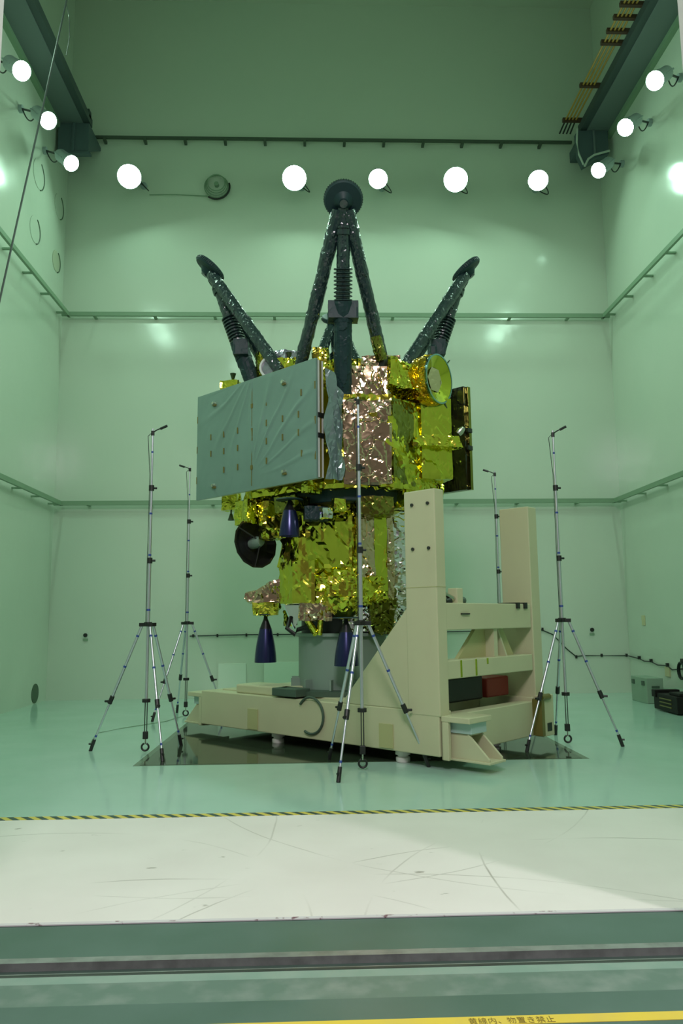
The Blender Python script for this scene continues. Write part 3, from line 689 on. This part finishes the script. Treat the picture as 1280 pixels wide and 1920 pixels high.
# landing legs (inverted), one built, three copies
def build_leg():
    a, b = Vector((1.06, 0, 4.43)), Vector((1.84, 0, 6.62)); at = lambda u: a+(b-a)*u; ax = (b-a).normalized()
    g = MB().tube([at(0), at(.2), at(.42)], .112, 16).crumple(.05, .006, 41, 8, .15)
    leg = part(g, 'landing_leg', BLKMAT)
    MB().cyl(at(.50), at(.985), .085, .076, 14).crumple(.05, .006, 42, 9, .15).build('inner_strut', BLKFOIL, leg)
    cz = at(.455); MB().cyl(at(.40), at(.51), .122, .122, 12).box((cz.x-.11, -.185, cz.z-.11), (cz.x+.09, .185, cz.z+.11)).crumple(.07, .005, 47, 6, .1).build('collar', BLKMAT, leg)
    prof = []; n = 9; L = (b-a).length
    for i in range(n):
        z = i*(.18*L/n); prof += [(.085, z), (.118, z+.008), (.118, z+.022), (.085, z+.034)]
    MB().lathe(prof, at(.51), ax, 18).build('bellows', BLKFOIL, leg)
    MB().lathe([(.08, 0), (.10, 0), (.10, .06), (.08, .06), (.08, .075), (.096, .075), (.096, .10), (.08, .10)], at(.85), ax, 16).build('strut_ring', BLKFOIL, leg, smooth=True)
    MB().cyl(at(-.03), at(.03), .125, .115, 12).build('base_hinge', BLKMAT, leg, bevel=.01)
    for s in (-1, 1):
        p0, p1 = Vector((.82, s*.55, 4.93)), Vector((1.84, s*.055, 6.55))
        MB().tube([p0, p0+(p1-p0)*.12, p0+(p1-p0)*.5, p0+(p1-p0)*.85, p1], .083, 14).crumple(.055, .007, 43+s, 8, .15).build('side_strut', BLKFOIL, leg)
    n_ = Vector((-.62, 0, .78)); pc = Vector((1.89, 0, 6.66))
    MB().lathe([(0, -.10), (.06, -.10), (.12, -.035), (.22, -.02), (.235, 0), (.235, .045), (.225, .06), (.15, .065), (0, .055)], pc, n_, 40).build('footpad', BLKMAT, leg, smooth=True)
    rr = MB()
    q = n_.to_track_quat('Z', 'Y').to_matrix()
    for k_ in range(48):
        a_ = k_*2*PI/48
        d1 = q @ Vector((math.cos(a_), math.sin(a_), 0)); rr.cyl(pc+d1*.236+n_*.0, pc+d1*.236+n_*.045, .008, seg=4)
    rr.build('pad_rim', BLKFOIL, leg)
    MB().cyl(pc+n_*-.12, pc+n_*.0, .05, .08, 12).build('pad_joint', BLKFOIL, leg)
    return leg
leg0 = build_leg()
def copy_leg(ang):
    c = leg0.copy(); C.objects.link(c); c.parent = sp; c.rotation_euler = (0, 0, ang)
    for ch in list(leg0.children):
        d_ = ch.copy(); C.objects.link(d_); d_.parent = c
    return c
leg0.rotation_euler = (0, 0, math.radians(-135))
copy_leg(math.radians(135)); copy_leg(math.radians(-45)); copy_leg(math.radians(45))

# top-deck details
gx_ = MB(); wbox(gx_, (-.78, 10.55), (.10, .10), 4.7, 5.38, .3); part(gx_.crumple(.06, .01, 51, 7), 'foil_post', GOLD)
cv = part(MB().prism(wp_([(-.72, 10.25), (-.42, 10.1), (-.05, 10.35), (-.1, 10.7), (-.62, 10.75)]), 4.85, 5.30, .35).crumple(.14, .015, 53, 3), 'clear_cover', CLEAR)
MB().lathe([(.13, 0), (.135, .02), (.16, .025), (.165, 0)], l(-.60, 10.12, 5.02), Matrix.Rotation(-TH, 3, 'Z') @ Vector((-.25, -.95, .1)), 24).build('port_ring', WHITEST, cv, smooth=True)
MB().lathe([(.13, .0), (0, .01)], l(-.60, 10.12, 5.02), Matrix.Rotation(-TH, 3, 'Z') @ Vector((-.25, -.95, .1)), 24).build('port', CLEAR, cv)
g2 = MB(); wbox(g2, (.075, 9.75), (.20, .16), 4.85, 5.13, .1); part(g2.crumple(.06, .012, 55, 7), 'foil_box', GOLD)
g3 = MB(); wbox(g3, (.23, 9.62), (.34, .2), 4.62, 4.9, -.2); part(g3.crumple(.06, .035, 57, 6), 'crumpled_blanket', GOLD)
g4 = MB(); wbox(g4, (-.35, 10.12), (.36, .2), 4.85, 5.11, -.2); part(g4.crumple(.07, .02, 59, 6), 'foil_box', GOLD)
g5 = MB(); wbox(g5, (-1.28, 11.35), (.26, .26), 4.72, 5.19, -.2); thr_box = part(g5.crumple(.08, .015, 61, 6), 'thruster_bracket', GOLD)
def small_thruster(p, up_):
    s = 1 if up_ else -1
    return part(MB().lathe([(.0, 0), (.012, 0), (.012, .05*s), (.02, .06*s), (.048, .15*s), (.044, .15*s), (0, .07*s)], p, (0, 0, 1), 16), 'small_thruster', SMALLN, smooth=True)
small_thruster(l(-1.25, 11.35, 5.18), True); small_thruster(l(-.36, 10.2, 5.10), True)
g6 = MB(); wbox(g6, (-1.22, 11.0), (.22, .2), 3.16, 3.42, -.2); part(g6.crumple(.08, .012, 63, 6), 'thruster_bracket', GOLD)
small_thruster(l(-1.22, 11.0, 3.17), False)
rod0, rod1 = l(.44, 8.95, 6.28), l(.80, 9.55, 5.22)
rd = part(MB().tube([rod0, rod0+(rod1-rod0)*.5, rod1], .011, 6), 'boom_rod', CHROME)
MB().lathe([(.018, 0), (.018, .05)], rod0+(rod1-rod0)*.55, rod1-rod0, 8).build('rod_collar', WHITEST, rd)
cn = part(MB().cyl(l(.80, 9.55, 5.24), l(.885, 9.60, 4.93), .075, .07, 14).crumple(.05, .008, 65, 8, .15), 'actuator_canister', DKGOLD)
MB().box(tuple(l(.90, 9.6, 4.84)-Vector((.05, .05, .03))), tuple(l(.90, 9.6, 4.96)+Vector((.05, .05, .03)))).build('actuator_foot', BLACK, cn)
ft = MB(); wbox(ft, (.86, 9.75), (.5, .3), 4.84, 5.0, 0); part(ft.crumple(.06, .02, 67, 7), 'tinted_cap', REFLFOIL)

# separation ring and dark underside
part(MB().prism(wp_([(.36+.86*(x-.36), 10.6+.86*(y-10.6)) for x, y in body]), 3.08, 3.26), 'underside_ring', BLKMAT, bevel=.02)
for x, y, a, s, z0, z1, mt, sd in ((-.05, 9.62, .7, (.22, .12), 3.18, 3.34, GOLDS, 1), (.30, 9.58, .2, (.15, .15), 2.94, 3.10, GOLDS, 2), (.12, 9.55, .5, (.12, .12), 2.86, 2.97, SILVER, 3),
                               (-.78, 10.45, .6, (.55, .35), 2.88, 3.20, GOLD, 4), (1.2, 10.0, .8, (.5, .4), 3.02, 3.26, GOLD, 5), (.75, 9.66, .1, (.45, .3), 2.90, 3.12, DKGOLD, 6), (-.30, 9.85, -.7, (.35, .3), 2.96, 3.16, DKGOLD, 7), (.0, 9.75, .1, (.30, .2), 2.85, 3.02, BLKMAT, 8)):
    q_ = MB(); wbox(q_, (x, y), s, z0, z1, a); part(q_.crumple(.06, .014, 70+sd, 7), 'foil_block', mt)

# lower module
low = [(-.47, 10.45), (-.22, 9.98), (.45, 9.80), (.92, 9.98), (1.10, 10.35), (1.15, 10.9), (.6, 11.4), (-.2, 11.3)]
part(MB().prism(wp_(low), 1.84, 3.10).crumple(.085, .045, 81, 3.0), 'lower_module', GOLD)
part(MB().prism(wp_([(-.10, 9.90), (.46, 9.74), (.52, 9.86), (-.05, 10.0)]), 2.25, 2.92).crumple(.10, .022, 82, 3.2), 'foil_panel', GOLDS)
part(MB().prism(wp_([(-.47, 10.1), (-.30, 9.86), (-.02, 9.80), (.0, 10.1), (-.3, 10.4)]), 1.80, 2.34).crumple(.10, .016, 83, 3), 'tank_cover', GOLDS)
part(MB().prism(wp_([(.0, 9.72), (.5, 9.62), (.86, 9.78), (.95, 10.1), (.0, 10.1)]), 1.82, 2.12, .1).crumple(.06, .035, 84, 5), 'skirt_blanket', GOLD)
part(MB().prism(wp_([(.58, 9.77), (.76, 9.82), (.74, 9.95), (.56, 9.88)]), 2.1, 2.92).crumple(.05, .012, 85, (3), .1), 'pipe_cover', REFLFOIL)
part(MB().prism(wp_([(.76, 9.83), (.93, 9.93), (.90, 10.06), (.76, 9.98)]), 1.95, 2.98).crumple(.10, .012, 86, 3, .15), 'foil_panel', GOLDS)
part(MB().prism(wp_([(.70, 9.85), (1.0, 10.0), (1.05, 10.25), (.7, 10.3)]), 1.42, 1.95, -.05).crumple(.06, .035, 87, 5), 'hanging_blanket', DKGOLD)
part(MB().cyl(l(.56, 9.72, 2.10), l(.56, 9.72, 2.72), .012, seg=8), 'white_conduit', WHITEST)
sv = MB(); wbox(sv, (1.10, 10.26), (.27, .45), 1.66, 3.0, .15); part(sv.crumple(.08, .022, 88, 5), 'silver_panel', SILVER)
sv = MB(); wbox(sv, (1.10, 10.26), (.29, .4), 1.50, 1.70, .15); part(sv.crumple(.06, .03, 89, 6), 'silver_cuff', SILVER)
cs = MB(); wbox(cs, (.95, 10.04), (.09, .2), 1.7, 2.95, .3); part(cs.crumple(.06, .016, 90, 6), 'tinted_strip', REFLFOIL)
# arm to the left thruster
q_ = [l(x, 10.34, z) for x, z in ((-.90, 1.83), (-.97, 1.88), (-.96, 1.96), (-.78, 2.0), (-.60, 2.09), (-.40, 2.14), (-.40, 1.83))]
part(MB().poly3(q_, l(CX, CY+.45)).crumple(.07, .018, 91, 5), 'outrigger_blanket', REFLFOIL)
part(MB().prism(wp_([(-.85, 10.45), (-.52, 10.45), (-.52, 10.75), (-.85, 10.75)]), 1.66, 1.84, -.1).crumple(.07, .016, 92, 5), 'thruster_cuff', GOLDS)
part(MB().prism(wp_([(-.40, 10.3), (.9, 10.15), (1.0, 10.9), (.3, 11.2), (-.4, 10.9)]), 1.74, 1.86), 'lower_deck', BLKMAT)
part(MB().lathe([(.56, 1.41), (.56, 1.84), (.3, 1.84), (.3, 1.41), (.56, 1.41)], l(CX, CY), (0, 0, 1), 40), 'interface_cone', CONE, smooth=True)
q_ = MB(); wbox(q_, (-.02, 9.92), (.40, .24), 1.58, 1.80, .08); part(q_.crumple(.07, .015, 93, 6), 'foil_block', REFLFOIL)
q_ = MB(); q_.tube([l(-.12, 9.9, 1.6), l(.0, 9.95, 1.4)], .045, 8).tube([l(.06, 9.9, 1.6), l(.04, 9.95, 1.4)], .035, 8); part(q_.crumple(.05, .006, 94, 8), 'foil_strut', GOLDS)
part(MB().lathe([(0, 1.60), (.09, 1.60), (.20, 1.72), (.27, 1.86), (0, 1.86)], l(.37, 9.74), (0, 0, 1), 10).crumple(.08, .016, 95, 6), 'thruster_cuff', GOLD)
q_ = MB(); wbox(q_, (.55, 10.04), (.42, .03), 1.43, 1.74, .05); part(q_.crumple(.06, .016, 96, 8), 'silver_curtain', SILVER)
q_ = MB(); wbox(q_, (-.35, 10.5), (.14, .14), 1.52, 1.72, .4); part(q_.crumple(.06, .02, 97, 8), 'foil_block', GOLD)
part(MB().tube([l(-.33, 10.2, 1.62), l(-.38, 10.1, 1.48), l(-.28, 10.1, 1.40), l(-.24, 10.15, 1.46), l(-.10, 10.1, 1.50)], .03, 8), 'hose', BLACK, smooth=True)
part(MB().poly3([l(-.42, 10.2, 1.78), l(-.18, 10.15, 1.78), l(-.28, 10.2, 1.46)], (.0, .02, 0)), 'silver_gusset', SILVER)

# main nozzles
def nozzle(p, top, bot, r):
    L = top-bot
    t = part(MB().lathe([(.02, 0), (.026, -.02), (.03, -.08*L), (.055, -.18*L), (.08, -.28*L), (.085, -.30*L), (.07, -.30*L), (0, -.2*L)], Vector((p.x, p.y, top)), (0, 0, 1), 24), 'thruster', NOZZT, smooth=True)
    prof = [(.083, -.29*L)] + [(.083+(r-.083)*math.sin(u*PI/2*.93)/math.sin(PI/2*.93), -.29*L-u*.71*L) for u in [i/10 for i in range(1, 11)]]
    prof += [(r-.006, -L), (.07, -.32*L)]
    MB().lathe(prof, Vector((p.x, p.y, top)), (0, 0, 1), 36).build('nozzle_bell', NOZZLE, t, smooth=True)
    MB().lathe([(.02, .0), (.17, -.005), (.18, -.02), (.02, -.02)], Vector((p.x, p.y, top+.02)), (0, 0, 1), 12).build('heat_shield', BLKMAT, t)
    return t
nozzle(l(-.69, 10.6), 1.655, 1.02, .15)
nozzle(l(.375, 9.68), 1.60, 1.015, .155)
nozzle(l(1.42, 10.7), 1.655, 1.02, .15)
nozzle(l(-.33, 9.66), 3.10, 2.64, .135)
# high gain antenna dish
hc = l(-.83, 10.35, 2.62); ha = (Matrix.Rotation(-TH, 3, 'Z') @ Vector((.62, -.72, .12))).normalized()
hg = part(MB().lathe([(0, -.10), (.12, -.11), (.25, -.06), (.345, .02), (.35, .035), (.325, .035), (.24, -.03), (.11, -.075), (0, -.07)], hc, ha, 14), 'dish_antenna', DISHB)
MB().lathe([(.0, -.07), (.07, -.06), (.08, .08), (.06, .15), (0, .16)], hc, ha, 14).build('feed', ADAPT, hg, smooth=True)
q_ = ha.to_track_quat('Z', 'Y').to_matrix()
for k_ in range(3):
    d_ = q_ @ Vector((math.cos(k_*2.1+.4), math.sin(k_*2.1+.4), 0)); MB().tube([hc+d_*.33+ha*.03, hc+ha*.14], .010, 6).build('feed_strut', BLACK, hg)
MB().tube([hc-ha*.08, hc-ha*.12+Vector((0, 0, .2)), l(-.80, 10.5, 2.95)], .035, 8).build('dish_arm', BLACK, hg)
q2 = MB(); wbox(q2, (-.58, 10.12), (.30, .26), 2.66, 3.14, .3); part(q2.crumple(.08, .018, 98, 5), 'tank_cover', GOLDS)
q2 = MB(); wbox(q2, (-.92, 10.5), (.22, .22), 2.93, 3.16, .3); part(q2.crumple(.06, .018, 99, 6), 'foil_block', GOLD)

# ------------------------------------------------------------------ microphone stands
def stand(cx, cy, feet, top, lab, mic=(1, 0), hub=1.55):
    t = thing('microphone_stand', (cx, cy, 0), lab, 'microphone stand', 'tripod microphone stands around the spacecraft')
    segs = [(0.62, hub+.02, .019), (hub, 2.35, .0225), (2.30, 3.30, .018), (3.25, top, .013)]
    for a, b, r in segs: MB().cyl((0, 0, a), (0, 0, b), r, seg=14).build('pole', ALU, t, smooth=True)
    hb = MB().cyl((0, 0, hub-.02), (0, 0, hub+.03), .05, seg=16)
    for f in feet:
        d = Vector((f[0]-cx, f[1]-cy, 0)).normalized(); hb.box(Vector((0, -.03, hub-.025)), Vector((.11, .03, hub+.02)), Matrix.Rotation(math.atan2(d.y, d.x), 3, 'Z'), (0, 0, 0))
    hb.build('hub', BLACK, t, bevel=.004)
    for z in (2.35, 3.28):
        MB().cyl((0, 0, z-.035), (0, 0, z+.035), .034, seg=12).cyl((0, 0, z), (.07, .01, z), .014, seg=8).build('pole_clamp', BLACK, t)
    for z, r in ((hub+.18, .0245), (2.42, .020), (2.95, .020), (3.75, .0145)): MB().cyl((0, 0, z-.012), (0, 0, z+.012), r, seg=12).build('blue_band', BLUE, t)
    for f in feet:
        d = Vector((f[0]-cx, f[1]-cy, 0)); dn = d.normalized()
        a = dn*.085 + Vector((0, 0, hub-.02)); b = Vector((d.x, d.y, .02)); kn = a+(b-a)*.60
        lg = MB().cyl(a, kn, .018, seg=12).build('leg', ALU, t, smooth=True)
        MB().cyl(kn, b-(b-a)*.03, .0125, seg=12).build('lower_leg', ALU, lg, smooth=True)
        sd = dn.cross((b-a).normalized()).normalized(); u = (b-a).normalized()
        MB().cyl(kn-u*.05, kn+u*.05, .028, seg=10).cyl(kn+u*.02, kn+u*.02+dn*.075, .014, seg=8).build('knee_clamp', BLACK, lg)
        MB().cyl(b-u*.13, Vector((d.x, d.y, .0))+u*.0, .022, seg=10).cyl(b-u*.07, b-u*.07+dn*.05, .011, seg=8).build('foot', BLACK, lg)
        for v in (.08, .33): MB().cyl(a+(b-a)*v-u*.012, a+(b-a)*v+u*.012, .0195, seg=12).build('blue_band', BLUE, lg)
        MB().cyl(b-u*.19, b-u*.165, .0145, seg=12).build('blue_band', BLUE, lg)
    MB().cyl((0, 0, .60), (0, 0, .64), .05, seg=14).build('column_cap', BLACK, t)
    MB().tube([(-.012, 0, .60), (-.012, 0, .24)], .006, 6).build('weight_line', DCAB, t); MB().tube([(.014, 0, .60), (.014, 0, .24)], .006, 6).build('weight_line', DCAB, t)
    MB().box((-.03, -.025, .16), (.03, .025, .25)).build('line_lock', BLACK, t, bevel=.006)
    MB().tube([Vector((math.cos(a_)*.043, 0, .065+math.sin(a_)*.043)) for a_ in [1.9+k_*(5.6/18) for k_ in range(19)]], .012, 8).build('ring_hook', BLACK, t, smooth=True)
    MB().cyl((0, 0, .10), (0, 0, .17), .009, seg=8).build('hook_shank', CHROME, t)
    mx, my = mic
    MB().tube([(0, 0, top-.05), (mx*.05, my*.05, top-.02), (mx*.16, my*.16, top+.02)], .008, 6).build('boom', BLACK, t)
    MB().cyl((mx*.10, my*.10, top-.005), (mx*.19, my*.19, top+.03), .017, seg=10).build('microphone', BLACK, t)
    MB().cyl((0, 0, top-.09), (0, 0, top-.03), .022, seg=10).build('boom_clamp', BLACK, t)
    MB().tube([(-.02, 0, top-.06), (-.06, 0, top-.10), (-.05, 0, top-.25), (-.024, 0, top-.6), (-.03, 0, 2.4), (-.03, 0, hub)], .0045, 6).build('microphone_cable', DCAB, t)
    return t
stand(-2.10, 9.74, ((-2.81, 9.91), (-1.74, 10.21), (-1.76, 9.10)), 4.06, 'silver tripod microphone stand at front left on bare floor, nearest on the left', (1, -.2))
stand(-2.18, 13.15, ((-2.62, 12.62), (-2.43, 13.75), (-1.52, 13.15)), 4.25, 'thin tripod microphone stand behind the left end of the dolly', (-1, .3))
stand(.49, 8.44, ((.21, 7.82), (.14, 9.03), (1.21, 8.53)), 4.10, 'silver tripod microphone stand directly in front of the gold spacecraft', (-.1, 1))
stand(3.17, 9.86, ((2.50, 9.34), (3.77, 9.61), (3.25, 10.62)), 4.06, 'silver tripod microphone stand right of the dolly', (.8, -.5))
stand(3.05, 12.7, ((2.55, 12.4), (3.6, 12.5), (3.0, 13.3)), 4.06, 'thin tripod microphone stand half hidden behind the dolly posts', (-1, .2))
# loose cable lying on the floor at left
tag(MB().tube([(-2.83, 10.0, .006), (-3.0, 10.6, .006), (-3.15, 11.4, .006), (-2.9, 11.9, .006), (-2.4, 12.6, .006), (-2.0, 14.2, .006), (-1.2, 14.8, .006)], .005, 6).build('floor_cable', RAILP), 'thin green grey cable lying on the floor behind the left stand', 'cable')
